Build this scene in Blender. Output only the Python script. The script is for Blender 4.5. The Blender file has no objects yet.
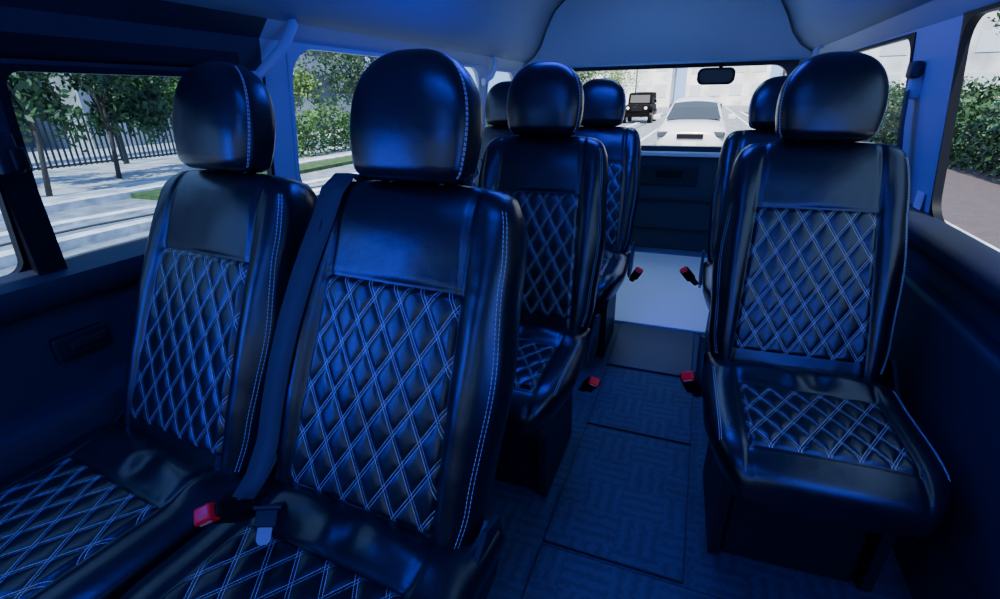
import bpy, bmesh, math, random
from mathutils import Vector, Matrix
random.seed(7)
C = bpy.context.scene
COL = C.collection
PI = math.pi
CZ = 1.13
XC = -0.355
GZ = -0.75

# ------------------------------------------------------------------ materials
def new_mat(name):
    m = bpy.data.materials.new(name); m.use_nodes = True
    nt = m.node_tree; b = nt.nodes['Principled BSDF']
    return m, nt, b
def setp(b, **k):
    for n, v in k.items():
        n = n.replace('_', ' ')
        if n in b.inputs: b.inputs[n].default_value = v
def noise_bump(nt, b, scale, strength, dist=0.002, detail=4):
    tc = nt.nodes.new('ShaderNodeTexCoord')
    n = nt.nodes.new('ShaderNodeTexNoise'); n.inputs['Scale'].default_value = scale; n.inputs['Detail'].default_value = detail
    nt.links.new(tc.outputs['Object'], n.inputs['Vector'])
    bp = nt.nodes.new('ShaderNodeBump'); bp.inputs['Strength'].default_value = strength; bp.inputs['Distance'].default_value = dist
    nt.links.new(n.outputs['Fac'], bp.inputs['Height'])
    nt.links.new(bp.outputs['Normal'], b.inputs['Normal'])
def mat(name, col, rough=.5, metal=0, bump=None, var=0, coat=0, spec=.5):
    m, nt, b = new_mat(name)
    setp(b, Base_Color=(*col, 1), Roughness=rough, Metallic=metal, Coat_Weight=coat, Specular_IOR_Level=spec)
    if bump: noise_bump(nt, b, *bump)
    if var:
        tc = nt.nodes.new('ShaderNodeTexCoord')
        n = nt.nodes.new('ShaderNodeTexNoise'); n.inputs['Scale'].default_value = var; n.inputs['Detail'].default_value = 5
        nt.links.new(tc.outputs['Object'], n.inputs['Vector'])
        r = nt.nodes.new('ShaderNodeValToRGB')
        r.color_ramp.elements[0].position = .3; r.color_ramp.elements[1].position = .7
        r.color_ramp.elements[0].color = (*[c*.5 for c in col], 1); r.color_ramp.elements[1].color = (*[min(1, c*1.4) for c in col], 1)
        nt.links.new(n.outputs['Fac'], r.inputs['Fac']); nt.links.new(r.outputs['Color'], b.inputs['Base Color'])
    return m
LCOL = (.0040, .0048, .010, 1)
def leather(name, rough):
    m, nt, b = new_mat(name)
    setp(b, Base_Color=LCOL, Roughness=rough, Specular_IOR_Level=.62)
    tc = nt.nodes.new('ShaderNodeTexCoord')
    v = nt.nodes.new('ShaderNodeTexVoronoi'); v.inputs['Scale'].default_value = 420
    n = nt.nodes.new('ShaderNodeTexNoise'); n.inputs['Scale'].default_value = 9; n.inputs['Detail'].default_value = 3
    nt.links.new(tc.outputs['Object'], v.inputs['Vector']); nt.links.new(tc.outputs['Object'], n.inputs['Vector'])
    b1 = nt.nodes.new('ShaderNodeBump'); b1.inputs['Strength'].default_value = .28; b1.inputs['Distance'].default_value = .0006
    b2 = nt.nodes.new('ShaderNodeBump'); b2.inputs['Strength'].default_value = .38; b2.inputs['Distance'].default_value = .008
    nt.links.new(v.outputs['Distance'], b1.inputs['Height']); nt.links.new(n.outputs['Fac'], b2.inputs['Height'])
    nt.links.new(b2.outputs['Normal'], b1.inputs['Normal']); nt.links.new(b1.outputs['Normal'], b.inputs['Normal'])
    return m, nt, b
LEATHER = leather('black_leather', .29)[0]
QP, QQ = .056, .092
def quilt_mat():
    m, nt, b = leather('quilted_leather', .31)
    L = nt.links.new
    uv = nt.nodes.new('ShaderNodeUVMap'); uv.uv_map = 'UVMap'
    sp = nt.nodes.new('ShaderNodeSeparateXYZ'); L(uv.outputs['UV'], sp.inputs[0])
    def mth(op, a, c=None):
        n = nt.nodes.new('ShaderNodeMath'); n.operation = op
        for i, q in enumerate((a, c)):
            if q is None: continue
            if isinstance(q, (int, float)): n.inputs[i].default_value = q
            else: L(q, n.inputs[i])
        return n.outputs[0]
    x = mth('DIVIDE', sp.outputs[0], QP); z = mth('DIVIDE', sp.outputs[1], QQ)
    A = mth('ADD', x, z); B = mth('SUBTRACT', x, z)
    k = 1 / math.sqrt(1/QP**2 + 1/QQ**2)
    def row(P, Q):
        d = mth('ABSOLUTE', mth('SUBTRACT', mth('FRACT', mth('ADD', P, .5)), .5))
        dd = mth('ABSOLUTE', mth('SUBTRACT', mth('MULTIPLY', d, k), .0026))
        line = mth('LESS_THAN', dd, .00036)
        dash = mth('LESS_THAN', mth('FRACT', mth('MULTIPLY', Q, 13)), .82)
        return mth('MULTIPLY', line, dash)
    f = mth('MAXIMUM', row(A, B), row(B, A))
    mx = nt.nodes.new('ShaderNodeMix'); mx.data_type = 'RGBA'
    L(f, mx.inputs[0]); mx.inputs[6].default_value = LCOL; mx.inputs[7].default_value = (.70, .70, .72, 1)
    L(mx.outputs[2], b.inputs['Base Color'])
    r = mth('ADD', mth('MULTIPLY', f, .4), .31); L(r, b.inputs['Roughness'])
    return m
QUILT = quilt_mat()
THREAD = mat('white_thread', (.50, .52, .56), .8)
PLASTIC = mat('dark_plastic', (.008, .011, .018), .5, bump=(300, .2, .0005), spec=.35)
TRIM = mat('dark_trim_plastic', (.018, .023, .042), .5, bump=(260, .3, .0008), spec=.4)
GREYTRIM = mat('grey_trim_plastic', (.36, .42, .54), .6, bump=(240, .2, .0006))
HEADLINER = mat('grey_headliner', (.22, .28, .44), .95, bump=(500, .4, .001))
BLACK = mat('black_rubber', (.004, .004, .006), .5, spec=.2)
METAL = mat('dark_metal', (.02, .022, .028), .5, .3, spec=.4)
CHROME = mat('chrome', (.26, .27, .29), .5, 1)
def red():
    m, nt, b = new_mat('glowing_red_plastic'); setp(b, Base_Color=(.6, .005, .010, 1), Roughness=.4, Emission_Color=(.9, .005, .01, 1), Emission_Strength=.05, Specular_IOR_Level=.3); return m  # slight emission added so the unlit buttons stay red under blue lamps
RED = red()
BELT = mat('belt_webbing', (.026, .029, .040), .7, bump=(900, .5, .0008))
WHITE = mat('white_plastic', (.8, .8, .8), .5)
MARK = mat('button_lettering', (.35, .35, .36), .6)
PLATE = mat('pale_floor_panel', (.85, .88, .86), .4, bump=(90, .15, .001))
def glass(name, tint, gl=.05):
    m = bpy.data.materials.new(name); m.use_nodes = True; nt = m.node_tree
    for n in list(nt.nodes):
        if n.type != 'OUTPUT_MATERIAL': nt.nodes.remove(n)
    out = nt.nodes['Material Output']
    t = nt.nodes.new('ShaderNodeBsdfTransparent'); t.inputs[0].default_value = (*tint, 1)
    g = nt.nodes.new('ShaderNodeBsdfGlossy'); g.inputs['Roughness'].default_value = .02
    x = nt.nodes.new('ShaderNodeMixShader'); x.inputs[0].default_value = gl
    nt.links.new(t.outputs[0], x.inputs[1]); nt.links.new(g.outputs[0], x.inputs[2]); nt.links.new(x.outputs[0], out.inputs[0])
    return m
GLASS = glass('clear_glass', (.97, .98, 1), .03); TINT = glass('privacy_glass', (.40, .54, .72), .04); SIDEGL = glass('side_glass', (.70, .80, .92), .03)
def mat_mat():
    m, nt, b = new_mat('woven_floor_mat'); L = nt.links.new
    setp(b, Roughness=.6, Specular_IOR_Level=.4)
    tc = nt.nodes.new('ShaderNodeTexCoord')
    ck = nt.nodes.new('ShaderNodeTexChecker'); ck.inputs['Scale'].default_value = 8.5
    w1 = nt.nodes.new('ShaderNodeTexWave'); w1.bands_direction = 'X'; w2 = nt.nodes.new('ShaderNodeTexWave'); w2.bands_direction = 'Y'
    for n in (w1, w2):
        n.inputs['Scale'].default_value = 9; n.inputs['Distortion'].default_value = 4; n.inputs['Detail'].default_value = 6; n.inputs['Detail Scale'].default_value = 7
    for n in (ck, w1, w2): L(tc.outputs['Object'], n.inputs['Vector'])
    mx = nt.nodes.new('ShaderNodeMix'); mx.data_type = 'FLOAT'
    L(ck.outputs['Fac'], mx.inputs[0]); L(w1.outputs['Fac'], mx.inputs[2]); L(w2.outputs['Fac'], mx.inputs[3])
    nz = nt.nodes.new('ShaderNodeTexNoise'); nz.inputs['Scale'].default_value = 7; nz.inputs['Detail'].default_value = 6; L(tc.outputs['Object'], nz.inputs['Vector'])
    m2 = nt.nodes.new('ShaderNodeMix'); m2.data_type = 'FLOAT'; m2.inputs[0].default_value = .5
    L(mx.outputs[0], m2.inputs[2]); L(nz.outputs['Fac'], m2.inputs[3])
    r = nt.nodes.new('ShaderNodeValToRGB'); r.color_ramp.elements[0].color = (.017, .025, .046, 1); r.color_ramp.elements[1].color = (.064, .084, .126, 1)
    L(m2.outputs[0], r.inputs['Fac']); L(r.outputs['Color'], b.inputs['Base Color'])
    bp = nt.nodes.new('ShaderNodeBump'); bp.inputs['Strength'].default_value = .12; bp.inputs['Distance'].default_value = .001
    L(mx.outputs[0], bp.inputs['Height']); L(bp.outputs['Normal'], b.inputs['Normal'])
    return m
MATM = mat_mat()
SEAM = mat('dark_seam_rubber', (.010, .014, .024), .6)
ASPH = mat('asphalt_road', (.24, .27, .31), .85, var=3)
PAVE = mat('pale_paving', (.46, .48, .51), .8, var=2)
def brick_mat():
    m, nt, b = new_mat('red_brick_paving'); L = nt.links.new
    tc = nt.nodes.new('ShaderNodeTexCoord'); br = nt.nodes.new('ShaderNodeTexBrick'); br.inputs['Scale'].default_value = 4
    br.inputs['Color1'].default_value = (.12, .072, .066, 1); br.inputs['Color2'].default_value = (.08, .052, .054, 1); br.inputs['Mortar'].default_value = (.12, .11, .11, 1)
    L(tc.outputs['Object'], br.inputs['Vector']); L(br.outputs['Color'], b.inputs['Base Color']); setp(b, Roughness=.8)
    return m
BRICK = brick_mat()
KERB = mat('pale_kerb_stone', (.82, .82, .82), .8, var=4)
RAIL = mat('dark_rail_strip', (.05, .055, .065), .6)
GRASS = mat('grass', (.05, .10, .025), .9, var=6)
BARK = mat('tree_bark', (.06, .05, .04), .9, bump=(20, .6, .02))
LEAF = [mat('leaf_green_a', (.06, .145, .03), .6, var=1.5), mat('leaf_green_b', (.034, .090, .026), .6, var=1.5), mat('leaf_green_c', (.14, .24, .05), .6, var=1.5)]
CARW = mat('white_car_paint', (.66, .68, .70), .25, coat=.6)
CARB = mat('black_car_paint', (.003, .003, .004), .6, spec=.04)
CARGL = mat('car_glass', (.03, .04, .05), .3, spec=.3)
LAMP = mat('headlamp_lens', (.05, .06, .08), .2)
CONC = mat('pale_concrete', (.86, .86, .85), .8, var=.3)
CONC2 = mat('cream_facade', (.88, .85, .80), .8, var=.3)
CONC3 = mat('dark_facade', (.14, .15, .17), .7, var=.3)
CONC4 = mat('mid_grey_facade', (.38, .40, .42), .7, var=.3)  # mid-grey wall colour with soft noise variation
WIN = mat('facade_glass', (.55, .60, .65), .3)
WIND = mat('dark_facade_glass', (.05, .07, .09), .15)
STEEL = mat('painted_steel', (.05, .055, .06), .5, .3)
PSTEEL = mat('pale_steel', (.6, .62, .65), .5)

# ------------------------------------------------------------------ helpers
def mesh_obj(name, verts, faces, m, parent=None, smooth=True, uvs=None):
    me = bpy.data.meshes.new(name); me.from_pydata([tuple(v) for v in verts], [], faces)
    ms = m if isinstance(m, (list, tuple)) else [m]
    for q in ms: me.materials.append(q)
    if uvs:
        ul = me.uv_layers.new(name='UVMap')
        for p in me.polygons:
            for li in p.loop_indices: ul.data[li].uv = uvs[me.loops[li].vertex_index]
    if smooth: me.polygons.foreach_set('use_smooth', [True]*len(me.polygons))
    me.update()
    o = bpy.data.objects.new(name, me); COL.objects.link(o)
    if parent: o.parent = parent
    return o
class MB:
    def __init__(s): s.v = []; s.f = []
    def add(s, v, f):
        k = len(s.v); s.v += [Vector(q) for q in v]; s.f += [tuple(i+k for i in q) for q in f]; return s
    def box(s, c, d, rot=None, bev=0):
        bm = bmesh.new(); bmesh.ops.create_cube(bm, size=1)
        for v in bm.verts: v.co = Vector((v.co.x*d[0], v.co.y*d[1], v.co.z*d[2]))
        if bev: bmesh.ops.bevel(bm, geom=bm.edges[:], offset=bev, segments=3, affect='EDGES', profile=.6)
        R = rot if rot else Matrix.Identity(3)
        bm.verts.ensure_lookup_table(); bm.verts.index_update()
        s.add([R @ v.co + Vector(c) for v in bm.verts], [[v.index for v in f.verts] for f in bm.faces]); bm.free(); return s
    def tube(s, pts, r, n=10, flat=None, closed_ends=True):
        pts = [Vector(p) for p in pts]; rs = r if isinstance(r, (list, tuple)) else [r]*len(pts)
        vs = []; prev = None
        for i, p in enumerate(pts):
            t = (pts[min(i+1, len(pts)-1)] - pts[max(i-1, 0)]).normalized()
            up = Vector((0, 0, 1)) if abs(t.z) < .9 else Vector((0, 1, 0))
            if prev is not None: up = prev
            a = t.cross(up); a.normalize(); b = a.cross(t); b.normalize(); prev = b
            for k in range(n):
                an = 2*PI*k/n; vs.append(p + a*rs[i]*math.cos(an) + b*rs[i]*math.sin(an)*(flat or 1))
        fs = []
        for i in range(len(pts)-1):
            for k in range(n): fs.append((i*n+k, i*n+(k+1) % n, (i+1)*n+(k+1) % n, (i+1)*n+k))
        if closed_ends: fs.append(tuple(range(n))[::-1]); fs.append(tuple((len(pts)-1)*n+k for k in range(n)))
        return s.add(vs, fs)
    def prism(s, poly, axis, a, b):
        n = len(poly); vs = []
        for h in (a, b):
            for p in poly:
                vs.append({'x': (h, p[0], p[1]), 'y': (p[0], h, p[1]), 'z': (p[0], p[1], h)}[axis])
        fs = [tuple(range(n))[::-1], tuple(range(n, 2*n))] + [(i, (i+1) % n, n+(i+1) % n, n+i) for i in range(n)]
        return s.add(vs, fs)
    def build(s, name, m, parent=None, smooth=False):
        o = mesh_obj(name, s.v, s.f, m, parent, smooth)
        bm = bmesh.new(); bm.from_mesh(o.data); bmesh.ops.recalc_face_normals(bm, faces=bm.faces[:]); bm.to_mesh(o.data); bm.free()
        return o
def autosmooth(o, ang=40):
    me = o.data; bm = bmesh.new(); bm.from_mesh(me)
    for f in bm.faces: f.smooth = True
    for e in bm.edges:
        e.smooth = not (len(e.link_faces) == 2 and e.calc_face_angle(0) > math.radians(ang))
    bm.to_mesh(me); bm.free(); return o
def empty(name, loc, rz=0):
    o = bpy.data.objects.new(name, None); COL.objects.link(o); o.location = loc; o.rotation_euler = (0, 0, rz); o.empty_display_size = .1; return o
def tag(o, label, cat, group=None):
    o['label'] = label; o['category'] = cat
    if group: o['group'] = group
    return o
def struct(o): o['kind'] = 'structure'; return o
def lerp_tab(tab, t):
    if t <= tab[0][0]: return tab[0][1]
    for (a, va), (b, vb) in zip(tab, tab[1:]):
        if t <= b:
            u = (t-a)/(b-a); return va + (vb-va)*u
    return tab[-1][1]
def smooth_tab(tab, t):
    if t <= tab[0][0]: return tab[0][1]
    for (a, va), (b, vb) in zip(tab, tab[1:]):
        if t <= b:
            u = (t-a)/(b-a); u = u*u*(3-2*u); return va + (vb-va)*u
    return tab[-1][1]
def copy_tree(o, parent=None):
    c = o.copy(); COL.objects.link(c); c.parent = parent
    for ch in [q for q in bpy.data.objects if q.parent == o]: copy_tree(ch, c)
    return c

# ------------------------------------------------------------------ seat meshes
PH0, PH1 = .042, .443
def pw(s): return .162 + (.145-.162)*(s-PH0)/(PH1-PH0)
WT = [(-.05, .206), (.1, .226), (.3, .235), (.48, .222), (.64, .205)]
def bw(s):
    w = smooth_tab(WT, s)
    f = max(0, (s-.565)/.07); f = min(f, 1)
    return w - .045*(1-math.sqrt(max(0, 1-f*f)))
def front_y(x, s):
    w = bw(s); th = .07; n = 4.2
    u = min(1, abs(x)/w)
    y = th - th*(1-u**n)**(1/n)
    amp = .022*math.sin(PI*min(1, max(0, (s+.03)/.66)))**.5 if s > -.03 else 0
    y -= amp*math.exp(-((abs(x)-.186)/.034)**2)
    y += .006*math.exp(-((abs(x)-pw(min(max(s, 0), .6)))/.006)**2)
    if s > PH1-.05: y += .005*math.exp(-((s-PH1)/.006)**2)*(1 if abs(x) < .15 else 0)
    y -= .008*math.exp(-((s-.54)/.06)**2)*max(0, 1-(x/.16)**2)
    y += .0016*math.sin(26*x+19*s+1.5*math.sin(31*s))*min(1, max(0, (.63-s)/.05))*(1 if s > .45 else .4)
    f = min(1, max(0, (s-.575)/.06)); y += .035*(1-math.sqrt(1-f*f))
    f = min(1, max(0, (.01-s)/.06)); y += .035*(1-math.sqrt(max(0, 1-f*f)))
    return y
def make_backrest_mesh():
    rows = [-.05 + .685*i/96 for i in range(97)]; N = 92; M = 28
    vs = []; n = N+1+M-1
    for s in rows:
        w = bw(s)
        for i in range(N+1):
            x = w*math.sin((-1 + 2*i/N)*PI/2); vs.append((x, front_y(x, s), s))
        f = min(1, max(0, (s-.575)/.06)); bk = .14 - .03*(1-math.sqrt(1-f*f))
        for j in range(1, M):
            u = 1 - 2*j/M
            vs.append((w*u, .07 + (bk-.07)*(1-abs(u)**4)**.25, s))
    fs = []
    for r in range(len(rows)-1):
        for k in range(n): fs.append((r*n+k, r*n+(k+1) % n, (r+1)*n+(k+1) % n, (r+1)*n+k))
    fs.append(tuple(range(n))[::-1]); fs.append(tuple((len(rows)-1)*n+k for k in range(n)))
    return vs, fs
def quilt_h(x, z, H=.0034):
    A = x/QP + z/QQ; B = x/QP - z/QQ
    k = 1/math.sqrt(1/QP**2 + 1/QQ**2)
    da = abs((A+.5) % 1 - .5)*k; db = abs((B+.5) % 1 - .5)*k
    def g(d): return 1-math.exp(-max(0, d-.0028)/.0045)
    return H*g(da)*g(db)
def make_quilt(hw0, hw1, z0, z1, surf, nx=86, nz=118):
    vs = []; uv = []; fs = []
    for j in range(nz+1):
        z = z0+(z1-z0)*j/nz; hw = hw0+(hw1-hw0)*j/nz
        for i in range(nx+1):
            x = -hw + 2*hw*i/nx
            e = min(hw-abs(x), z-z0, z1-z); ef = min(1, max(0, e/.008))
            h = (.0025 + quilt_h(x, z))*ef**.6
            vs.append(surf(x, z, h)); uv.append((x, z))
    for j in range(nz):
        for i in range(nx):
            a = j*(nx+1)+i; fs.append((a, a+1, a+nx+2, a+nx+1))
    return vs, fs, uv
def stitches(paths, dash=.0058, gap=.0022, w=.0005):
    mb = MB()
    for pts in paths:
        pts = [Vector(p) for p in pts]
        L = [0]
        for a, b in zip(pts, pts[1:]): L.append(L[-1]+(b-a).length)
        def at(d):
            for i in range(len(pts)-1):
                if d <= L[i+1]:
                    return pts[i].lerp(pts[i+1], (d-L[i])/max(1e-9, L[i+1]-L[i]))
            return pts[-1]
        d = 0
        while d+dash < L[-1]:
            a = at(d); b = at(d+dash); t = (b-a).normalized()
            up = Vector((0, 1, .2)).normalized(); s1 = t.cross(up)
            if s1.length < .1: s1 = t.cross(Vector((1, 0, 0)))
            s1.normalize(); s2 = s1.cross(t)
            vs = [q + s1*w*sx + s2*w*sy for q in (a, b) for sx, sy in ((-1, -1), (1, -1), (1, 1), (-1, 1))]
            mb.add(vs, [(0, 1, 2, 3), (7, 6, 5, 4), (0, 4, 5, 1), (1, 5, 6, 2), (2, 6, 7, 3), (3, 7, 4, 0)])
            d += dash+gap
    return mb
HC, HA, HB, HD = .741, .125, .111, .062
HROT = Matrix.Rotation(.20, 3, 'X')
def head_row(u):
    z = -HB+2*HB*u
    if u > .38:
        t = (u-.38)/.62; w = HA*max(0, 1-t**2.5)**(1/2.4); d = HD*max(0, 1-t**2.9)**(1/2.5)
    else:
        q = (.38-u)/.38; w = HA-.013*q**1.6; d = HD-.010*q**1.5
    if u < .10:
        f = (.10-u)/.10; r = .026*(1-math.sqrt(max(0, 1-f*f))); w -= r; d -= r
    return z, w, d
def head_pt(u, a):
    z, w, d = head_row(u); n = 2/3.0
    ca, sa = math.cos(a), math.sin(a)
    p = Vector((w*math.copysign(abs(ca)**n, ca), d*math.copysign(abs(sa)**n, sa)-.004, z))
    return HROT @ p + Vector((0, 0, HC))
def make_head_mesh():
    T = 72; us = [0, .01, .03, .06]+[.1+.5*i/20 for i in range(20)]+[.6+.4*math.sin(PI/2*i/26) for i in range(26)]+[.9995]
    vs = []; fs = []
    for u in us:
        for k in range(T): vs.append(head_pt(u, 2*PI*k/T))
    for i in range(len(us)-1):
        for k in range(T): fs.append((i*T+k, i*T+(k+1) % T, (i+1)*T+(k+1) % T, (i+1)*T+k))
    fs.append(tuple(range(T))[::-1]); fs.append(tuple((len(us)-1)*T+k for k in range(T)))
    return vs, fs
CF = -.446
def cw(y):
    w = smooth_tab([(CF, .204), (-.25, .238), (.05, .235)], y)
    f = min(1, max(0, (CF+.10-y)/.10)); return w-.05*(1-math.sqrt(max(0, 1-f*f)))
def wrinkle(x, y):
    a = math.exp(-((y+.07)/.045)**2)
    return a*(.0045*math.sin(24*x+40*y+2*math.sin(16*x))+.0026*math.sin(50*x-30*y+1.5*math.sin(24*x)))
def ctop(x, y):
    w = cw(y); u = min(1, abs(x)/w); n = 4.2
    z = -.052+.052*(1-u**n)**(1/n)
    f = min(1, max(0, (CF+.12-y)/.12)); z -= .058*(1-math.sqrt(max(0, 1-f*f)))
    z += .006*math.exp(-((abs(x)-.195)/.035)**2)*min(1, max(0, -y/.1))
    z += (.020*math.exp(-((y+.052)/.045)**2)+wrinkle(x, y))*max(0, 1-(abs(x)/.232)**4)
    z -= .004*math.exp(-((abs(x)-.158)/.006)**2)
    if abs(x) < .158: z -= .004*math.exp(-((y+.122)/.006)**2)+.004*math.exp(-((y+.372)/.006)**2)
    return z + .006
def make_cushion_mesh():
    rows = [CF+(-CF+.06)*i/100 for i in range(101)]; N = 90; M = 20; vs = []; n = N+M
    for y in rows:
        w = cw(y)
        for i in range(N+1):
            x = w*math.sin((-1+2*i/N)*PI/2); vs.append((x, y, ctop(x, y)))
        f = min(1, max(0, (CF+.03-y)/.03)); bt = -.116+.012*(1-math.sqrt(max(0, 1-f*f)))
        for j in range(1, M):
            u = 1-2*j/M; vs.append((w*u, y, -.052+(bt+.052)*(1-abs(u)**4)**(1/4)))
    fs = []
    for r in range(len(rows)-1):
        for k in range(n): fs.append((r*n+k, (r+1)*n+k, (r+1)*n+(k+1) % n, r*n+(k+1) % n))
    fs.append(tuple(range(n))); fs.append(tuple((len(rows)-1)*n+k for k in range(n))[::-1])
    return vs, fs

def build_seat():
    root = empty('passenger_seat', (0, 0, 0))
    J = .422
    cu = mesh_obj('seat_cushion', *make_cushion_mesh(), LEATHER, root); cu.location = (0, 0, J)
    v, f, uv = make_quilt(.155, .155, -.370, -.124, lambda x, y, h: (x, y, ctop(x, y)+h), 86, 70)
    mesh_obj('quilted_panel', v, f, QUILT, cu, uvs=uv)
    for sg in (-1, 1):
        paths = [[(sg*o, y, ctop(sg*o, y)+.0004) for y in [-.36+.32*i/24 for i in range(25)]] for o in (.209, .213)]
        stitches(paths).build('stitching', THREAD, cu)
    bk = mesh_obj('backrest', *make_backrest_mesh(), LEATHER, root); bk.location = (0, 0, J)
    v, f, uv = make_quilt(.162, .145, PH0, PH1, lambda x, s, h: (x, front_y(x, s)-h, s))
    mesh_obj('quilted_panel', v, f, QUILT, bk, uvs=uv)
    for sg in (-1, 1):
        paths = [[(sg*(bw(s)-o), front_y(bw(s)-o, s)-.0004, s) for s in [.02+.575*i/50 for i in range(51)]] for o in (.011, .0155)]
        stitches(paths).build('stitching', THREAD, bk)
    mb = MB(); mb.box((0, .135, .30), (.36, .03, .56), bev=.012); mb.build('back_shell', PLASTIC, bk)
    hd = mesh_obj('headrest', *make_head_mesh(), LEATHER, root); hd.location = (0, 0, J)
    for sg in (-1, 1):
        paths = []
        for a in (-.30, -.345):
            P = []
            for i in range(40):
                p = head_pt(.04+.90*i/39, a); P.append((sg*(p.x+.0004), p.y-.0004, p.z))
            paths.append(P)
        stitches(paths).build('stitching', THREAD, hd)
    for sg in (-1, 1):
        MB().tube([(sg*.055, .03, .58), (sg*.055, .03, .67)], .006).build('headrest_post', CHROME, hd, True)
    mb = MB(); mb.box((0, -.18, .292), (.38, .40, .03), bev=.006); mb.build('seat_frame', METAL, root)
    autosmooth(MB().box((0, -.16, .14), (.30, .26, .27), bev=.012).build('seat_base', PLASTIC, root))
    for sg in (-1, 1):
        x = sg*.17
        MB().prism([(-.33, .280), (0, .280), (.02, .02), (.02, .006), (-.30, .006), (-.31, .02)], 'x', x-.012, x+.012).build('leg', PLASTIC, root)
        mb = MB(); mb.prism([(-.07, .34), (.0, .30), (.09, .33), (.12, .39), (.11, .45), (.06, .46), (.0, .41), (-.06, .38)], 'x', sg*.238-.005, sg*.238+.005)
        autosmooth(mb.build('recliner_cover', PLASTIC, root), 50)
    return root
def set_recline(root, rc):
    for ch in root.children:
        if ch.name.split('.')[0] in ('backrest', 'headrest'): ch.rotation_euler = (-rc, 0, 0)
seat0 = build_seat()
SEATS = [
 (-.499, .513, -.064, .421, 'black quilted leather seat nearest the camera, aisle seat of the front left pair'),
 (-1.00, .54, -.10, .42, 'black quilted leather window seat of the nearest left pair, beside the dark-framed window'),
 (.315, 1.391, .045, .359, 'black quilted leather single seat in the right row, fully visible with its quilted cushion'),
 (-.491, 1.423, .008, .329, 'black leather aisle seat directly behind the nearest left pair'),
 (-.990, 1.423, .0, .329, 'black leather window seat hidden behind the headrest of the nearest aisle seat'),
 (-.492, 2.348, .024, .416, 'black leather aisle seat of the rearmost left pair, beside the pale cargo floor'),
 (-.990, 2.348, .0, .416, 'black leather window seat of the rearmost left pair, only headrest edge showing'),
 (.307, 2.322, .024, .452, 'black leather single seat at the rear right, mostly hidden by the seat before it'),
]
for i, (x, y, yw, rc, lab) in enumerate(SEATS):
    o = seat0 if i == 0 else copy_tree(seat0)
    o.location = (x, y, 0); o.rotation_euler = (0, 0, yw)
    tag(o, lab, 'seat', 'quilted leather passenger seats')
bpy.context.view_layer.update()
for o in [q for q in COL.objects if q.name.startswith('passenger_seat')]:
    for (x, y, yw, rc, lab) in SEATS:
        if o['label'] == lab:
            set_recline(o, rc)
            if y < 1:      # the nearest pair has wide, unstitched cushions that meet
                for ch in list(o.children):
                    if ch.name.startswith('seat_cushion'):
                        ch.scale.x = 1.06 if x > -.8 else 1.04; ch.location = (.005, .045, .437) if x > -.8 else (-.012, .02, .425)
                        for g in list(ch.children):
                            if g.name.startswith('stitching'): bpy.data.objects.remove(g)

# ------------------------------------------------------------------ belts and buckles
def buckle(loc, rot, label, sc=1, stalk=.10, bh=.014):
    r = empty('seat_belt_buckle', loc); r.rotation_euler = rot; r.scale = (sc,)*3
    autosmooth(MB().box((0, 0, 0), (.038, .022, .078), bev=.006).build('buckle_body', BLACK, r))
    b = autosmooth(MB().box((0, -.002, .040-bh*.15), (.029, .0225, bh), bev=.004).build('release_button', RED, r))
    autosmooth(MB().box((0, -.0138, .039), (.02, .002, .003), bev=.0005).build('button_mark', MARK, b))
    autosmooth(MB().tube([(0, 0, -.035), (0, .003, -.07), (0, .008, -stalk)], [.014, .013, .012], 10, .35).build('buckle_stalk', BELT, r))
    tag(r, label, 'seat belt buckle', 'red button seat belt buckles'); return r
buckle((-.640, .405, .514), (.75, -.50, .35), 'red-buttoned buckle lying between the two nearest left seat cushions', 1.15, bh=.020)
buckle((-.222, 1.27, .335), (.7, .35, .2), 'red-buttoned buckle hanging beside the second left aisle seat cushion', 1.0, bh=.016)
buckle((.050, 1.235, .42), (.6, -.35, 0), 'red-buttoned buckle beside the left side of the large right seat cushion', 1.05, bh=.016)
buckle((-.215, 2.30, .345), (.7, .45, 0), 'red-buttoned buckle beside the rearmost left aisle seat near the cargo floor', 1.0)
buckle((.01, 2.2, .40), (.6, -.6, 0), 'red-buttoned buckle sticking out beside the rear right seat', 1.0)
def ribbon(pts, normals, w, th=.0014):
    vs = []; n = len(pts); pts = [Vector(p) for p in pts]
    for i, p in enumerate(pts):
        t = (pts[min(i+1, n-1)]-pts[max(i-1, 0)]).normalized(); nn = Vector(normals[i]).normalized(); s = t.cross(nn).normalized()
        for a, b in ((-1, -1), (1, -1), (1, 1), (-1, 1)): vs.append(p+s*a*w/2+nn*b*th/2)
    fs = []
    for i in range(n-1):
        for k in range(4): fs.append((i*4+k, i*4+(k+1) % 4, (i+1)*4+(k+1) % 4, (i+1)*4+k))
    fs += [(3, 2, 1, 0), ((n-1)*4, (n-1)*4+1, (n-1)*4+2, (n-1)*4+3)]
    mb = MB(); mb.add(vs, fs); return mb
x0, y0, yw0, rc0, _ = SEATS[0]
MA = Matrix.Translation((x0, y0, 0)) @ Matrix.Rotation(yw0, 4, 'Z')
MBk = MA @ Matrix.Translation((0, 0, .422)) @ Matrix.Rotation(-rc0, 4, 'X')
root = empty('shoulder_belt', (0, 0, 0))
P = []; Nn = []
for s, x, y in [(.60, -.150, .13), (.635, -.152, .09), (.648, -.154, .05), (.638, -.158, .018), (.60, -.163, -.004), (.54, -.174, None), (.48, -.185, None), (.42, -.195, None), (.34, -.204, None), (.26, -.211, None), (.18, -.216, None), (.10, -.217, None), (.04, -.212, -.03), (.01, -.205, -.06)]:
    if y is None: y = front_y(.186, s) - .004
    P.append(MBk @ Vector((x, y, s)))
    Nn.append(MBk.to_3x3() @ Vector((0, -1, 1.5 if s > .62 else 0)))
ribbon(P, Nn, .056).build('belt_webbing', BELT, root, True)
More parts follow.
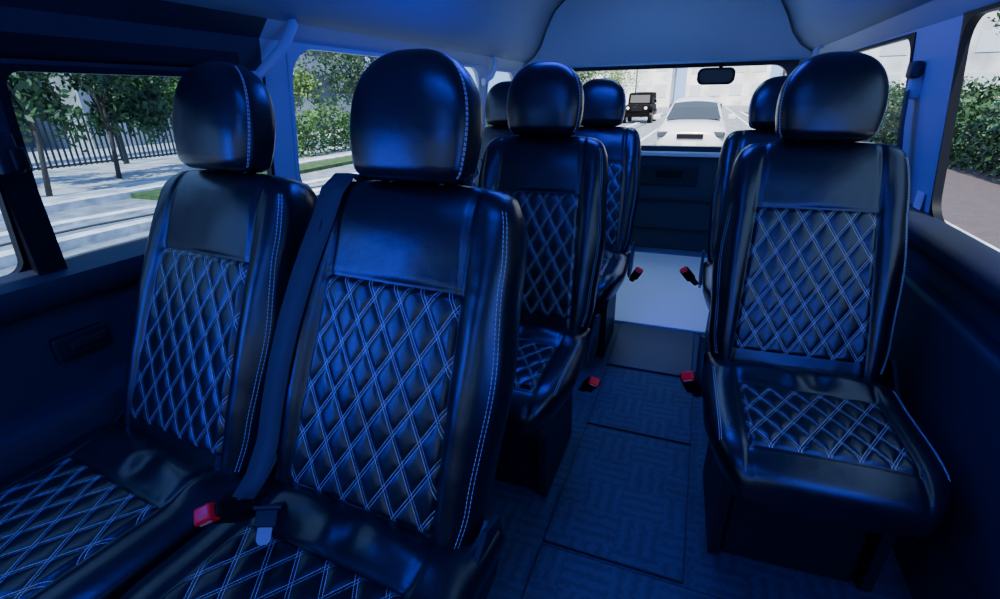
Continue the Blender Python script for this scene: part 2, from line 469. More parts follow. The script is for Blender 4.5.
tag(root, 'dark grey shoulder belt running down the left edge of the nearest aisle seat', 'seat belt')
lp = empty('belt_latch_plate', (-.572, .408, .504)); lp.rotation_euler = (.75, .1, .5)
autosmooth(MB().box((0, .012, 0), (.034, .026, .009), bev=.003).build('plate_cover', PLASTIC, lp))
mb = MB(); mb.prism([(-.011, 0), (.011, 0), (.011, -.020), (.006, -.026), (-.006, -.026), (-.011, -.020)], 'z', -.0013, .0013); mb.build('metal_tongue', CHROME, lp)
mb = MB(); mb.box((0, .028, .002), (.044, .006, .008), bev=.002); mb.build('belt_slot', METAL, lp)
tag(lp, 'silver belt latch plate lying at the rear of the nearest seat cushion', 'latch plate')

# ------------------------------------------------------------------ van shell
HWT = [(-.02, .96), (.4, .985), (.78, 1.005), (1.31, .945), (1.36, .90), (1.40, .83), (1.46, .775), (1.55, .725), (1.65, .655), (1.73, .55), (1.79, .40), (1.82, .22), (1.83, 0)]
def hw(z): return lerp_tab(HWT, z)
Y0, Y1 = -1.9, 3.84
WINS_L = [(-1.5, -.35, .80, 1.28), (-.2, .585, .78, 1.205), (.63, 1.31, .775, 1.205), (1.42, 3.00, .78, 1.305), (3.12, 3.62, .80, 1.30)]
WINS_R = [(-1.5, -.35, .80, 1.28), (.10, 1.79, .775, 1.31), (2.14, 3.62, .785, 1.30)]
def side_wall(name, sg, wins):
    ys = sorted(set([Y0, Y1, 1.36]+[w[0] for w in wins]+[w[1] for w in wins])); zs = sorted(set([-.02, .2, .4, .62, .70, .76, 1.31, 1.36]+[w[2] for w in wins]+[w[3] for w in wins]))
    vs = []; fs = []; mi = []
    for j, z in enumerate(zs):
        for i, y in enumerate(ys): vs.append((XC+sg*hw(z), y, z))
    n = len(ys)
    for j in range(len(zs)-1):
        for i in range(n-1):
            yc = (ys[i]+ys[i+1])/2; zc = (zs[j]+zs[j+1])/2
            if any(w[0] < yc < w[1] and w[2] < zc < w[3] for w in wins): continue
            fs.append((j*n+i, j*n+i+1, (j+1)*n+i+1, (j+1)*n+i))
            dark = zc < .775 or (sg < 0 and yc < 1.31)
            mi.append(1 if dark else 0)
    o = mesh_obj(name, vs, fs, [GREYTRIM, TRIM], None, False)
    for p, m in zip(o.data.polygons, mi): p.material_index = m
    md = o.modifiers.new('thick', 'SOLIDIFY'); md.thickness = .012
    nrm = o.data.polygons[0].normal
    md.offset = 1 if nrm.x*sg > 0 else -1
    return struct(o)
side_wall('wall_left', -1, WINS_L); side_wall('wall_right', 1, WINS_R)
wn = [0]
def rounded(y0, y1, z0, z1, r, k=8):
    out = []
    for cy, cz, a0 in ((y1-r, z1-r, 0), (y0+r, z1-r, PI/2), (y0+r, z0+r, PI), (y1-r, z0+r, 1.5*PI)):
        for i in range(k+1):
            a = a0+PI/2*i/k; out.append((cy+r*math.cos(a), cz+r*math.sin(a)))
    return out
def side_window(sg, w, fm, gm, r=.07, e=.022):
    wn[0] += 1
    root = struct(empty('window_%d' % wn[0], (XC+sg*hw(w[2]), (w[0]+w[1])/2, w[2])))
    base = root.location.copy()
    inn = rounded(w[0]+e, w[1]-e, w[2]+e, w[3]-e, r); out = rounded(w[0]-e*.4, w[1]+e*.4, w[2]-e*.4, w[3]+e*.4, .004)
    n = len(inn); vs = []
    for ring, dx in ((out, -.004), (inn, -.006), (inn, .016), (out, .016)):
        for y, z in ring: vs.append(Vector((XC+sg*(hw(z)+dx), y, z))-base)
    fs = []
    for a in range(4):
        b = (a+1) % 4
        for i in range(n): fs.append((a*n+i, a*n+(i+1) % n, b*n+(i+1) % n, b*n+i))
    mb = MB(); mb.add(vs, fs); autosmooth(mb.build('window_frame', fm, root), 35)
    y0_, y1_, z0_, z1_ = w
    vs = [Vector((XC+sg*(hw(z)+.004), y, z))-base for y, z in ((y0_, z0_), (y1_, z0_), (y1_, z1_), (y0_, z1_))]
    mesh_obj('window_pane', vs, [(0, 1, 2, 3)], gm, root, False)
for i, w in enumerate(WINS_L): side_window(-1, w, BLACK if i < 3 else GREYTRIM, TINT if i in (1, 2) else SIDEGL, .03 if i < 3 else .11, .010)
for w in WINS_R: side_window(1, w, BLACK, SIDEGL, .07, .008)
prof = [(-hw(z), z) for z in (1.36, 1.38, 1.40, 1.43, 1.46, 1.50, 1.55, 1.60, 1.65, 1.69, 1.73, 1.765, 1.79, 1.808, 1.82)]+[(0, 1.83)]
prof = prof + [(-x, z) for x, z in prof[-2::-1]]
vs = []; yy = [Y0, 0, 1, 2, 3, Y1]
for y in yy:
    for x, z in prof: vs.append((XC+x, y, z))
n = len(prof); fs = [(r*n+k, r*n+k+1, (r+1)*n+k+1, (r+1)*n+k) for r in range(len(yy)-1) for k in range(n-1)]
o = mesh_obj('ceiling', vs, fs, HEADLINER); md = o.modifiers.new('t', 'SOLIDIFY'); md.thickness = .05; md.offset = 1 if o.data.polygons[n//2].normal.z > 0 else -1
struct(o)
def hy(z): return 3.46+(1.83-z)*.50
pp = [(x*.985, z-.008) for x, z in prof]; pp = [(-.92, 1.315)]+pp+[(.92, 1.315)]
vs = []
for x, z in pp: vs.append((XC+x, hy(z), z))
for x, z in pp: vs.append((XC+x*.93, hy(z)+.012, z*.93+.07*1.42))
for x, z in pp: vs.append((XC+x*.88, hy(z*.8+.2*1.45)+.03, z*.85+.15*1.42))
m_ = len(pp); fs = [(a*m_+k, a*m_+k+1, (a+1)*m_+k+1, (a+1)*m_+k) for a in (0, 1) for k in range(m_-1)]+[(m_-1, 0, m_, 2*m_-1), (2*m_-1, m_, 2*m_, 3*m_-1), tuple(range(2*m_, 3*m_))]
o = mesh_obj('trim_1', vs, fs, HEADLINER, None, True); autosmooth(o, 50); struct(o)
RW = (XC-.83, XC+.83, .775, 1.315)
mb = MB()
mb.box((XC, 3.86, .37), (2.04, .05, .79)); mb.box((XC, 3.86, 1.60), (2.0, .05, .57))
for sg in (-1, 1):
    mb.box((XC+sg*.925, 3.86, 1.04), (.19, .05, .58))
    mb.prism([(XC+sg*.84, 3.84), (XC+sg*1.0, 3.84), (XC+sg*1.0, 3.62), (XC+sg*.95, 3.66), (XC+sg*.88, 3.76)], 'z', .74, 1.33)
struct(mb.build('wall_rear', GREYTRIM))
wn[0] += 1
root = struct(empty('window_%d' % wn[0], (XC, 3.84, .775)))
inn = rounded(RW[0]+.03, RW[1]-.03, RW[2]+.02, RW[3]-.02, .09); out = rounded(RW[0]-.02, RW[1]+.02, RW[2]-.02, RW[3]+.02, .004)
n = len(inn); vs = []
for ring, y in ((out, -.02), (inn, -.03), (inn, .03), (out, .03)):
    for x, z in ring: vs.append((x-XC, y, z-.775))
fs = []
for a in range(4):
    b = (a+1) % 4
    for i in range(n): fs.append((a*n+i, a*n+(i+1) % n, b*n+(i+1) % n, b*n+i))
mb = MB(); mb.add(vs, fs); autosmooth(mb.build('window_frame', TRIM, root), 35)
mesh_obj('window_pane', [(-.83, .02, 0), (.83, .02, 0), (.83, .02, .54), (-.83, .02, .54)], [(0, 1, 2, 3)], GLASS, root, False)
root = struct(empty('door_1', (XC, 3.82, 0)))
autosmooth(MB().box((0, 0, .40), (1.86, .05, .70), bev=.02).build('door_panel', TRIM, root))
mb = MB(); mb.box((0, -.03, .745), (1.80, .07, .03), bev=.01); mb.build('sill_strip', GREYTRIM, root)
mb = MB(); mb.box((.12, -.032, .60), (.46, .02, .14), bev=.008); mb.build('access_cover', PLASTIC, root)
mb = MB(); mb.box((.16, -.045, .61), (.18, .02, .05), bev=.008); mb.build('pull_handle', BLACK, root)
mb = MB(); mb.box((.0, -.03, .42), (1.5, .02, .012)); mb.build('panel_rib', PLASTIC, root)
mb = MB(); mb.box((.0, -.03, .20), (1.5, .02, .012)); mb.build('panel_rib', PLASTIC, root)
mb = MB(); mb.box((XC, -1.93, .45), (2.04, .05, .96)); mb.box((XC, -1.93, 1.63), (2.0, .05, .45)); struct(mb.build('wall_front', TRIM))
mb = MB(); mb.box((XC, (Y0+Y1)/2, -.03), (2.02, Y1-Y0+.05, .06)); struct(mb.build('floor', MATM))
def mat_thing(x0, x1, y0, y1, lab):
    t = empty('floor_mat', ((x0+x1)/2, (y0+y1)/2, 0)); dx, dy = x1-x0, y1-y0
    MB().box((0, 0, .0032), (dx, dy, .005), bev=.0015).build('mat_surface', MATM, t)
    fr = MB()
    for s in (-1, 1): fr.box((0, s*(dy/2), .003), (dx+.004, .004, .006)); fr.box((s*(dx/2), 0, .003), (.004, dy, .006))
    fr.build('edge_binding', SEAM, t)
    tag(t, lab, 'floor mat', 'woven mats along the aisle')
mat_thing(-.27, .09, 1.535, 1.975, 'dark blue woven aisle mat just before the raised step')
mat_thing(-.27, .09, .97, 1.52, 'dark blue woven aisle mat between the second left seat and right seat')
mat_thing(-.27, .58, -.2, .955, 'dark blue woven floor mat closest to the camera in front of the right seat')
o = autosmooth(MB().box((-.10, 2.22, .006), (.36, .46, .010), bev=.003).build('step_cover', mat('dark_blue_plastic', (.026, .036, .062), .45, bump=(200, .3, .001)))); tag(o, 'plain dark step cover in the aisle before the pale cargo floor', 'step')
o = autosmooth(MB().box((XC, 3.125, .008), (1.9, 1.32, .014), bev=.004).build('cargo_floor_panel', PLATE)); tag(o, 'pale grey cargo floor panel lit by daylight and an added lamp before the tailgate', 'floor panel')
mb = MB()
mb.prism([(XC-1.0, .795), (XC-.955, .77), (XC-.95, .735), (XC-.975, .70), (XC-1.0, .69)], 'y', -1.8, 3.6); struct(autosmooth(mb.build('trim_2', TRIM), 50))
mb = MB(); mb.prism([(XC+1.0, .795), (XC+.965, .77), (XC+.96, .735), (XC+.975, .70), (XC+1.0, .69)], 'y', -1.8, 3.6); struct(autosmooth(mb.build('trim_3', TRIM), 50))
mb = MB(); mb.prism([(XC-1.0, .50), (XC-.90, .485), (XC-.89, .45), (XC-.90, .30), (XC-1.0, .25)], 'y', -.6, 1.32); struct(autosmooth(mb.build('trim_4', TRIM), 50))
mb = MB(); mb.box((XC+.975, 1.35, .43), (.05, 1.3, .40), bev=.02); struct(autosmooth(mb.build('trim_5', TRIM), 50))
mb = MB(); mb.box((XC-.965, .42, 1.26), (.03, 1.62, .085), bev=.012); struct(mb.build('trim_6', BLACK))
mb = MB(); mb.prism([(.585, .77), (.640, .77), (.636, 1.23), (.575, 1.23)], 'x', XC-1.0, XC-.975); struct(autosmooth(mb.build('trim_7', BLACK), 40))
r = empty('window_latch', (XC-.962, .60, 1.04))
autosmooth(MB().box((0, 0, 0), (.02, .04, .08), bev=.006).build('latch_body', PLASTIC, r)); autosmooth(MB().box((.018, .01, -.01), (.02, .025, .045), bev=.006).build('latch_lever', BLACK, r))
tag(r, 'black latch on the dark window frame at the far left', 'latch')
r = empty('inner_door_handle', (XC-.985, .62, .60))
autosmooth(MB().box((0, 0, 0), (.02, .12, .06), bev=.008).build('handle_bezel', PLASTIC, r)); autosmooth(MB().box((.012, .01, .003), (.01, .08, .022), bev=.004).build('handle_lever', METAL, r))
tag(r, 'recessed black inner door handle below the left window sill', 'door handle')
def grip(pts, lab):
    r = empty('assist_grip', pts[0]); b = Vector(pts[0])
    autosmooth(MB().tube([Vector(p)-b for p in pts], [.014]+[.017]*(len(pts)-2)+[.014], 12, .6).build('grip_bar', GREYTRIM, r), 50)
    for p in (pts[0], pts[-1]):
        autosmooth(MB().box(Vector(p)-b, (.03, .035, .04), bev=.008).build('grip_mount', GREYTRIM, r))
    tag(r, lab, 'grab handle', 'pale grab handles on the window pillars')
grip([(-1.27, 1.42, 1.38), (-1.235, 1.39, 1.35), (-1.225, 1.33, 1.29), (-1.24, 1.27, 1.235), (-1.275, 1.24, 1.195)], 'pale grab handle on the pillar behind the nearest left window seat')
grip([(-1.27, 3.10, 1.37), (-1.235, 3.08, 1.34), (-1.23, 3.05, 1.29), (-1.24, 3.02, 1.25), (-1.275, 3.0, 1.22)], 'small pale grab handle on the far left pillar near the rear')
grip([(.55, 3.45, 1.37), (.515, 3.43, 1.345), (.51, 3.40, 1.31), (.52, 3.37, 1.28), (.55, 3.35, 1.25)], 'small pale grab handle at the rear right above the far window')
r = empty('pillar_belt', (.60, 2.05, 1.14))
autosmooth(MB().box((0, 0, 0), (.035, .05, .07), bev=.012).build('belt_guide', GREYTRIM, r)); autosmooth(MB().box((-.015, -.01, .05), (.03, .06, .05), bev=.012).build('guide_cover', TRIM, r))
pts = [(-.02, -.01, -.01), (-.015, -.03, -.12), (0, -.06, -.25), (.01, -.10, -.36), (.015, -.14, -.45)]
ribbon(pts, [(-1, 0, 0)]*5, .045).build('belt_webbing', BELT, r, True)
tag(r, 'grey belt and guide mounted on the right pillar behind the single seat', 'seat belt')
o = MB().box((.637, 1.87, .82), (.004, .05, .05)).build('warning_sticker', WHITE); tag(o, 'small pale sticker at the base of the right window pillar', 'sticker')
r = empty('rear_view_mirror', (.025, 3.70, 1.235))
autosmooth(MB().prism(rounded(-.112, .112, -.050, .050, .038), 'y', -.022, .02).build('mirror_housing', BLACK, r), 40)
MB().prism(rounded(-.096, .096, -.036, .036, .030), 'y', -.024, -.0225).build('mirror_glass', mat('mirror_glass', (.05, .05, .05), .6, 0, spec=.1), r)
autosmooth(MB().tube([(.02, .0, .04), (.03, .05, .09), (.03, .085, .14)], .012).build('mirror_arm', BLACK, r), 50)
tag(r, 'small black mirror hanging at the top of the rear window', 'mirror')

# ------------------------------------------------------------------ outside
def slab(name, x0, x1, y0, y1, z0, z1, m): return struct(MB().box(((x0+x1)/2, (y0+y1)/2, (z0+z1)/2), (x1-x0, y1-y0, z1-z0)).build(name, m))
slab('road', -60, 60, -30, 140, GZ-.3, GZ, ASPH)
slab('sidewalk_right', 3.4, 60, -10, 60, GZ, GZ+.12, BRICK)
slab('kerb_right', 3.15, 3.4, -10, 60, GZ, GZ+.14, KERB)
slab('sidewalk_left', -60, -11.6, -10, 60, GZ, GZ+.12, PAVE)
def curve_strip(name, x, bend, w, z0, z1, m):
    vs = []; fs = []
    for i in range(61):
        y = -6+66*i/60; cx = x - bend*math.exp(-((y-4.5)/4.5)**2)
        vs += [(cx, y, z0), (cx+w, y, z0), (cx+w, y, z1), (cx, y, z1)]
    for i in range(60):
        for k in range(4): fs.append((i*4+k, i*4+(k+1) % 4, i*4+4+(k+1) % 4, i*4+4+k))
    struct(MB().add(vs, fs).build(name, m))
for i, x in enumerate((-11.6, -8.6, -6.9, -4.7)):
    curve_strip('kerb_left', x, 0 if i == 0 else 1.5, .30, GZ, GZ+(.14 if i % 2 == 0 else .05), KERB)
for x in (-7.9, -7.4, -6.2, -5.6, -4.0): curve_strip('rail_strip', x, 1.5, .09, GZ, GZ+.02, RAIL)
slab('grass_strip', -11.3, -10.3, 7.0, 24, GZ, GZ+.10, GRASS)
for x in (-2.6, 2.6):
    slab('road_line', x-.07, x+.07, 4, 90, GZ, GZ+.006, WHITE)
def leaves(c, rx, ry, rz, n, size, seed):
    rn = random.Random(seed); vs = []; fs = []
    blobs = [(Vector((rn.uniform(-1, 1), rn.uniform(-1, 1), rn.uniform(-1, 1))), rn.uniform(.22, .40)) for _ in range(34)]
    for i in range(n):
        b, br = rn.choice(blobs)
        d = Vector((rn.gauss(0, 1), rn.gauss(0, 1), rn.gauss(0, 1))).normalized()*br*rn.uniform(.3, 1)
        q = (b*.78+d); p = Vector((c[0]+q.x*rx, c[1]+q.y*ry, c[2]+q.z*rz))
        a = Vector((rn.gauss(0, 1), rn.gauss(0, 1), rn.gauss(0, 1))).normalized(); bb = a.cross(Vector((rn.gauss(0, 1), rn.gauss(0, 1), rn.gauss(0, 1)))).normalized()
        s = size*rn.uniform(.6, 1.3); k = len(vs)
        vs += [p-a*s, p-bb*s*.45, p+a*s, p+bb*s*.45]; fs.append((k, k+1, k+2, k+3))
    return vs, fs
def tree(x, y, h, r, lab, li, seed, n=7500, low=.20, tr=.06):
    rn = random.Random(seed); root = empty('street_tree', (x, y, GZ+.1))
    mb = MB(); top = Vector((rn.uniform(-.3, .3), rn.uniform(-.3, .3), h*.6))
    mb.tube([(0, 0, 0), top*.35+Vector((.06, 0, 0)), top*.7, top], [tr, tr*.8, tr*.6, tr*.4], 8)
    for k in range(6):
        a = rn.uniform(0, 2*PI); s = top*rn.uniform(.30, .9); e = s+Vector((math.cos(a)*r*.6, math.sin(a)*r*.6, h*.22))
        mb.tube([s, s.lerp(e, .5)+Vector((0, 0, .1)), e], [tr*.5, tr*.35, tr*.2], 6)
    mb.build('trunk', BARK, root, True)
    v, f = leaves((0, 0, h*(low+1)/2), r, r, h*(1-low)/2, n, .10, seed)
    mesh_obj('foliage', v, f, LEAF[li], root, False)
    tag(root, lab, 'tree', 'trees along the street')
TR = [(-13.6, 1.3, 5, 1.4, 'tree with thin trunk outside the nearest left window, leftmost', 1), (-14.9, 4.5, 5, 1.4, 'second tree from the left outside the nearest left window', 0),
      (-13.8, 8.4, 5, 1.4, 'leafy tree seen through the near left window beside the headrest', 1), (-12.6, 6.2, 4.6, .5, 'young slim tree before the fence in the nearest left window', 1),
      (-15.0, 11.8, 6, 1.4, 'dense green tree behind the grass strip, seen left of centre', 0), (-15.8, 16.4, 6, 2.0, 'bright green tree seen through the second left window', 2),
      (-15.8, 21.2, 7, 2.1, 'slim tree beyond the hedge in the second left window', 1), (-16.5, 28, 8, 3, 'distant tree seen through the last left window', 1),
      (-10.5, 38, 7, 3, 'far tree at the left edge of the rear window', 1), (-9.5, 52, 8, 3.2, 'pale green tree behind the black car', 2),
      (9.2, 9.6, 6, 1.8, 'leafy tree filling the large right window', 1), (9.6, 14.6, 6.5, 2.1, 'tree seen through the rear right window', 0), (9.2, 5.0, 6, 1.8, 'tree at the right edge beyond the brick walk', 1), (10.5, 22, 8, 3, 'far roadside tree behind the rear right headrest', 1),
      (7.5, 48, 7, 2.4, 'small tree beyond the street lamp on the far right kerb', 0)]
for i, t in enumerate(TR): tree(*t, seed=i+3, n=10000 if t[0] > 0 else (2000 if t[3] < 1 else 5200))
def hedge(x0, x1, y0, y1, h, lab, seed, n, li=1):
    root = empty('hedge', ((x0+x1)/2, (y0+y1)/2, GZ+.1)); rn = random.Random(seed)
    vs = []; fs = []; sx, sy = (x1-x0)/2, (y1-y0)/2
    for i in range(n):
        p = Vector((rn.uniform(-sx, sx), rn.uniform(-sy, sy), 0)); p.z = h*rn.uniform(0, 1)**.7*(.85+.15*math.sin(p.y*2.1)+.1*math.sin(p.y*5.3))
        a = Vector((rn.gauss(0, 1), rn.gauss(0, 1), rn.gauss(0, 1))).normalized(); b = a.cross(Vector((rn.gauss(0, 1), rn.gauss(0, 1), rn.gauss(0, 1)))).normalized(); s = .08*rn.uniform(.6, 1.3); k = len(vs)
        vs += [p-a*s, p-b*s*.5, p+a*s, p+b*s*.5]; fs.append((k, k+1, k+2, k+3))
    mesh_obj('foliage', vs, fs, LEAF[li], root, False)
    for k in range(0, int(sy*2), 2): MB().tube([(0, -sy+.5+k, 0), (.1, -sy+.5+k, h*.7)], .03, 6).build('stem', BARK, root)
    tag(root, lab, 'hedge')
hedge(5.6, 7.0, 2, 30, 2.0, 'low green hedge beyond the brick walk on the right', 1, 30000, 1)
hedge(-13.2, -12.2, 13, 34, 1.7, 'clipped green hedge beside the pavement outside the second left window', 2, 16000, 0)
r = empty('metal_fence', (-17.0, 7, GZ+.12))
mb = MB()
for k in range(90): mb.box((0, -6+k*.15, .8), (.03, .05, 1.4))
mb.box((0, .6, 1.5), (.05, 13.4, .07)); mb.box((0, .6, .15), (.05, 13.4, .06)); mb.build('fence_panel', STEEL, r)
for k in range(5): MB().box((0, -5.9+k*3.2, .85), (.12, .12, 1.7)).build('fence_post', STEEL, r)
tag(r, 'dark metal bar fence behind the trees in the near left window', 'fence')
r = empty('sloping_canopy', (-20, 5.2, GZ+.12))
for k in range(9):
    MB().tube([(0, -6+k*.8, 0), (0, -2.4+k*.8, 6)], .13, 6).build('strut', PSTEEL, r)
mb = MB(); mb.box((0, .8, 6), (1.2, 10, .25)); mb.build('canopy_beam', CONC4, r)
tag(r, 'slanted pale steel struts of a canopy behind the fence', 'canopy')
def building(x0, x1, y0, y1, h, m, lab, nx, nz, face='-y', wm=None):
    root = empty('building', ((x0+x1)/2, (y0+y1)/2, GZ)); W, D = x1-x0, y1-y0
    mb = MB(); mb.box((0, 0, h/2), (W, D, h)); mb.box((0, 0, h+.2), (W+.4, D+.4, .4)); mb.build('facade', m, root)
    for i in range(nx):
        for j in range(nz):
            if face == '-y': c = (-W/2+(i+.5)*W/nx, -D/2-.03, 1.8+j*(h-2)/nz+.7); d = (W/nx*.6, .1, (h-2)/nz*.5)
            elif face == '+x': c = (W/2+.03, -D/2+(i+.5)*D/nx, 1.8+j*(h-2)/nz+.7); d = (.1, D/nx*.66, (h-2)/nz*.62)
            else: c = (-W/2-.03, -D/2+(i+.5)*D/nx, 1.8+j*(h-2)/nz+.7); d = (.1, D/nx*.66, (h-2)/nz*.55)
            MB().box(c, d).build('facade_window', wm or WIN, root)
    tag(root, lab, 'building', 'buildings around the street'); return root
building(-22, -6, 92, 104, 26, CONC, 'pale tall building closing the street on the left of the rear window', 5, 6)
building(-4, 9, 100, 112, 20, CONC2, 'cream building at the end of the street behind the white car', 4, 5)
building(10, 24, 60, 80, 18, CONC, 'pale building on the right side of the far street', 4, 5)
building(-36, -24, 14, 34, 14, CONC4, 'grey building behind the trees in the second left window', 6, 4, '+x', WIND)
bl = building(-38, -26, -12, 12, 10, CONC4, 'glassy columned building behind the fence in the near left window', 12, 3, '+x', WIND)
for k in range(13): MB().box((6.3, -12+k*2, 5), (.3, .3, 10)).build('column', PSTEEL, bl)
building(15, 27, 0, 30, 12, CONC3, 'dark building behind the hedge on the right', 8, 3, '-x', WIND)
def loft_sections(secs, n=36, ex=4.0):
    vs = []; fs = []
    for (y, w, zb, zt) in secs:
        zc = (zb+zt)/2; hh = (zt-zb)/2
        for k in range(n):
            a = 2*PI*k/n; ca, sa = math.cos(a), math.sin(a)
            vs.append((w*math.copysign(abs(ca)**(2/ex), ca), y, zc+hh*math.copysign(abs(sa)**(2/ex), sa)))
    for r_ in range(len(secs)-1):
        for k in range(n): fs.append((r_*n+k, r_*n+(k+1) % n, (r_+1)*n+(k+1) % n, (r_+1)*n+k))
    fs.append(tuple(range(n))[::-1]); fs.append(tuple((len(secs)-1)*n+k for k in range(n)))
    mb = MB(); mb.add(vs, fs); return mb
def wheel(root, x, y, r, w):
    o = autosmooth(MB().tube([(x-w/2, y, r), (x+w/2, y, r)], r, 20).build('wheel', BLACK, root)); autosmooth(MB().tube([(x-w/2-.01, y, r), (x+w/2+.01, y, r)], r*.6, 12).build('wheel_rim', CHROME, o))
def sedan(x, y, sc=1.0):
    root = empty('sedan_car', (x, y, GZ)); root.scale = (sc, sc, sc*1.04)
    autosmooth(loft_sections([(-2.36, .62, .24, .66), (-2.32, .76, .22, .74), (-2.2, .86, .2, .83), (-1.95, .90, .18, .90), (-1.5, .92, .18, .95), (-1.0, .92, .18, .99), (0, .92, .18, 1.0), (1.5, .91, .18, 1.02), (2.1, .88, .22, 1.0), (2.3, .75, .35, .9)], ex=3.2).build('body', CARW, root), 60)
    autosmooth(loft_sections([(-1.10, .78, .80, .94), (-.8, .76, .80, 1.16), (-.45, .73, .80, 1.37), (-.1, .70, .80, 1.48), (.3, .69, .80, 1.53), (.8, .69, .80, 1.50), (1.5, .74, .80, 1.05)], ex=2.8).build('roof', CARW, root), 60)
    vs = []; fs = []
    for i in range(9):
        u = -1+2*i/8; c = (1-u*u)
        vs += [(u*.72, -1.13-.12*c, .98), (u*.64, -.78-.10*c, 1.20-.02*u*u), (u*.58, -.40-.06*c, 1.42-.05*u*u)]
    for i in range(8):
        for k in range(2): fs.append((i*3+k, i*3+3+k, i*3+4+k, i*3+1+k))
    mesh_obj('windshield', vs, fs, CARGL, root)
    for sg in (-1, 1):
        mb = MB(); mb.prism([(-.7, 1.03), (1.1, 1.05), (.7, 1.34), (-.1, 1.34)], 'x', sg*.70-.02, sg*.70+.02); mb.build('side_window', CARGL, root)
        autosmooth(MB().box((sg*.66, -2.27, .66), (.34, .16, .14), Matrix.Rotation(-sg*.35, 3, 'Z'), bev=.045).build('headlight', LAMP, root))
        autosmooth(MB().box((sg*.62, -2.32, .36), (.20, .12, .08), bev=.03).build('fog_lamp', LAMP, root))
        autosmooth(MB().box((sg*1.0, -.75, 1.02), (.2, .1, .13), bev=.03).build('side_mirror', CARW, root))
        for yy_ in (-1.4, 1.4): wheel(root, sg*.80, yy_, .32, .22)
    mb = MB(); mb.box((0, -2.37, .62), (.66, .06, .12), bev=.02); mb.build('grille', BLACK, root)
    mb = MB(); mb.box((0, -2.36, .27), (.95, .10, .10), bev=.02); mb.build('lower_intake', BLACK, root)
    mb = MB(); mb.box((0, -2.42, .43), (.33, .02, .13)); mb.build('number_plate', WHITE, root)
    tag(root, 'white sedan car facing the van on the road behind', 'car'); return root
sedan(-.38, 19.0, 1.14)
def suv(x, y, sc):
    root = empty('suv_car', (x, y, GZ)); root.scale = (sc,)*3
    autosmooth(loft_sections([(-2.0, .74, .4, 1.05), (-1.95, .80, .38, 1.12), (-.6, .84, .38, 1.18), (2, .84, .38, 1.18)], ex=6).build('body', CARB, root), 50)
    autosmooth(loft_sections([(-.62, .76, 1.1, 1.15), (-.4, .76, 1.1, 1.84), (2.0, .78, 1.1, 1.88)], ex=7).build('roof', CARB, root), 50)
    mb = MB(); mb.add([(-.62, -.66, 1.22), (.62, -.66, 1.22), (.60, -.46, 1.68), (-.60, -.46, 1.68)], [(0, 1, 2, 3)]); mb.build('windshield', mat('dark_windshield', (.03, .035, .045), .5, spec=.2), root)
    for sg in (-1, 1):
        MB().tube([(sg*.55, -2.02, .92), (sg*.55, -1.9, .92)], .09, 16).build('headlight', WHITE, root)
        autosmooth(MB().box((sg*.88, -1.45, .85), (.22, .9, .14), bev=.03).build('fender', CARB, root))
        MB().box((sg*.97, -.5, 1.3), (.16, .08, .2), bev=.02).build('side_mirror', CARB, root)
        for yy_ in (-1.45, 1.3): wheel(root, sg*.82, yy_, .4, .26)
    mb = MB(); mb.box((0, -2.0, .88), (.7, .03, .28), bev=.01)
    for k in range(7): mb.box((-.3+k*.1, -2.02, .88), (.03, .03, .24))
    mb.build('grille', BLACK, root)
    MB().box((0, -2.12, .50), (1.6, .16, .2), bev=.02).build('bumper', CARB, root)
    tag(root, 'black boxy off-road car further back on the street', 'car')
suv(-4.7, 41, 1.13)
def pole(x, y, h, lab):
    r = empty('street_lamp', (x, y, GZ+.1)); MB().tube([(0, 0, 0), (0, 0, h)], [.09, .06], 8).build('pole', STEEL, r, True)
    MB().tube([(0, 0, h-.1), (-.6, 0, h+.25), (-1.5, 0, h+.3)], .04, 6).build('arm', STEEL, r, True); MB().box((-1.7, 0, h+.28), (.6, .2, .1), bev=.03).build('lamp_head', WHITE, r); tag(r, lab, 'street lamp')
pole(4.4, 40, 7, 'grey street lamp beyond the white car on the right kerb')
pole(-7.8, 62, 7, 'distant street lamp left of the black car')

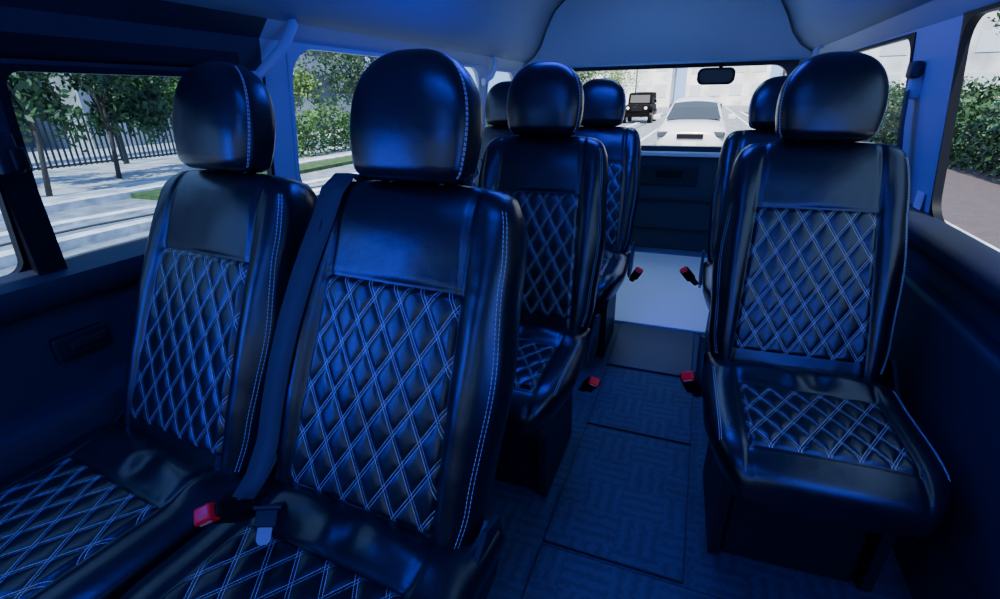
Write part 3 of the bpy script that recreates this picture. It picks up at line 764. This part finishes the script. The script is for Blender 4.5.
# ------------------------------------------------------------------ light
w = bpy.data.worlds.new('sky'); C.world = w; w.use_nodes = True; nt = w.node_tree
bg = nt.nodes['Background']; bg.inputs['Color'].default_value = (.38, .57, 1, 1); bg.inputs['Strength'].default_value = 2.3
def light(kind, loc, rot, energy, col, **k):
    l = bpy.data.lights.new(kind.lower()+'_lamp', kind); l.energy = energy; l.color = col
    for a, b in k.items(): setattr(l, a, b)
    o = bpy.data.objects.new(l.name, l); COL.objects.link(o); o.location = loc; o.rotation_euler = rot; return o
light('SUN', (0, -20, 30), (math.radians(38), 0, 0), 13, (1, .90, .72), angle=.01)
BL = (.03, .06, 1)
light('AREA', (XC+.1, .2, 1.76), (0, 0, 0), 8, BL, shape='RECTANGLE', size=.8, size_y=.2)
light('AREA', (XC, 1.9, 1.77), (0, 0, 0), 16, BL, shape='RECTANGLE', size=.7, size_y=.4)
light('AREA', (XC, 3.1, 1.74), (0, 0, 0), 4.5, (.25, .48, 1), shape='RECTANGLE', size=.5, size_y=.3)  # added fill lamp that brightens the cargo floor and step
light('AREA', (XC+.2, -1.0, 1.58), (math.radians(48), 0, 0), 9, (.05, .10, 1), shape='RECTANGLE', size=.9, size_y=.18)  # added fill behind the camera for a blue sheen on the leather
light('AREA', (-1.28, -.1, .95), (math.radians(80), 0, math.radians(-58)), 8, (.01, .03, 1), shape='RECTANGLE', size=.15, size_y=.6)
light('AREA', (.58, .35, .85), (math.radians(75), 0, math.radians(30)), 3.5, (.01, .03, 1), shape='RECTANGLE', size=.12, size_y=.5)

# ------------------------------------------------------------------ camera
f_, pt, ya, ro = 492.6, math.radians(22.27), math.radians(21.78), math.radians(-.98)
F = Vector((-math.sin(ya)*math.cos(pt), math.cos(ya)*math.cos(pt), -math.sin(pt)))
R0 = Vector((math.cos(ya), math.sin(ya), 0)); U0 = R0.cross(F); R = R0*math.cos(ro)+U0*math.sin(ro); U = R.cross(F)
cam = bpy.data.cameras.new('camera'); cam.sensor_width = 36; cam.lens = f_/1000*36; cam.clip_start = .02; cam.clip_end = 500
co = bpy.data.objects.new('camera', cam); COL.objects.link(co)
co.matrix_world = Matrix((( R.x, U.x, -F.x, 0), (R.y, U.y, -F.y, 0), (R.z, U.z, -F.z, CZ), (0, 0, 0, 1)))
C.camera = co
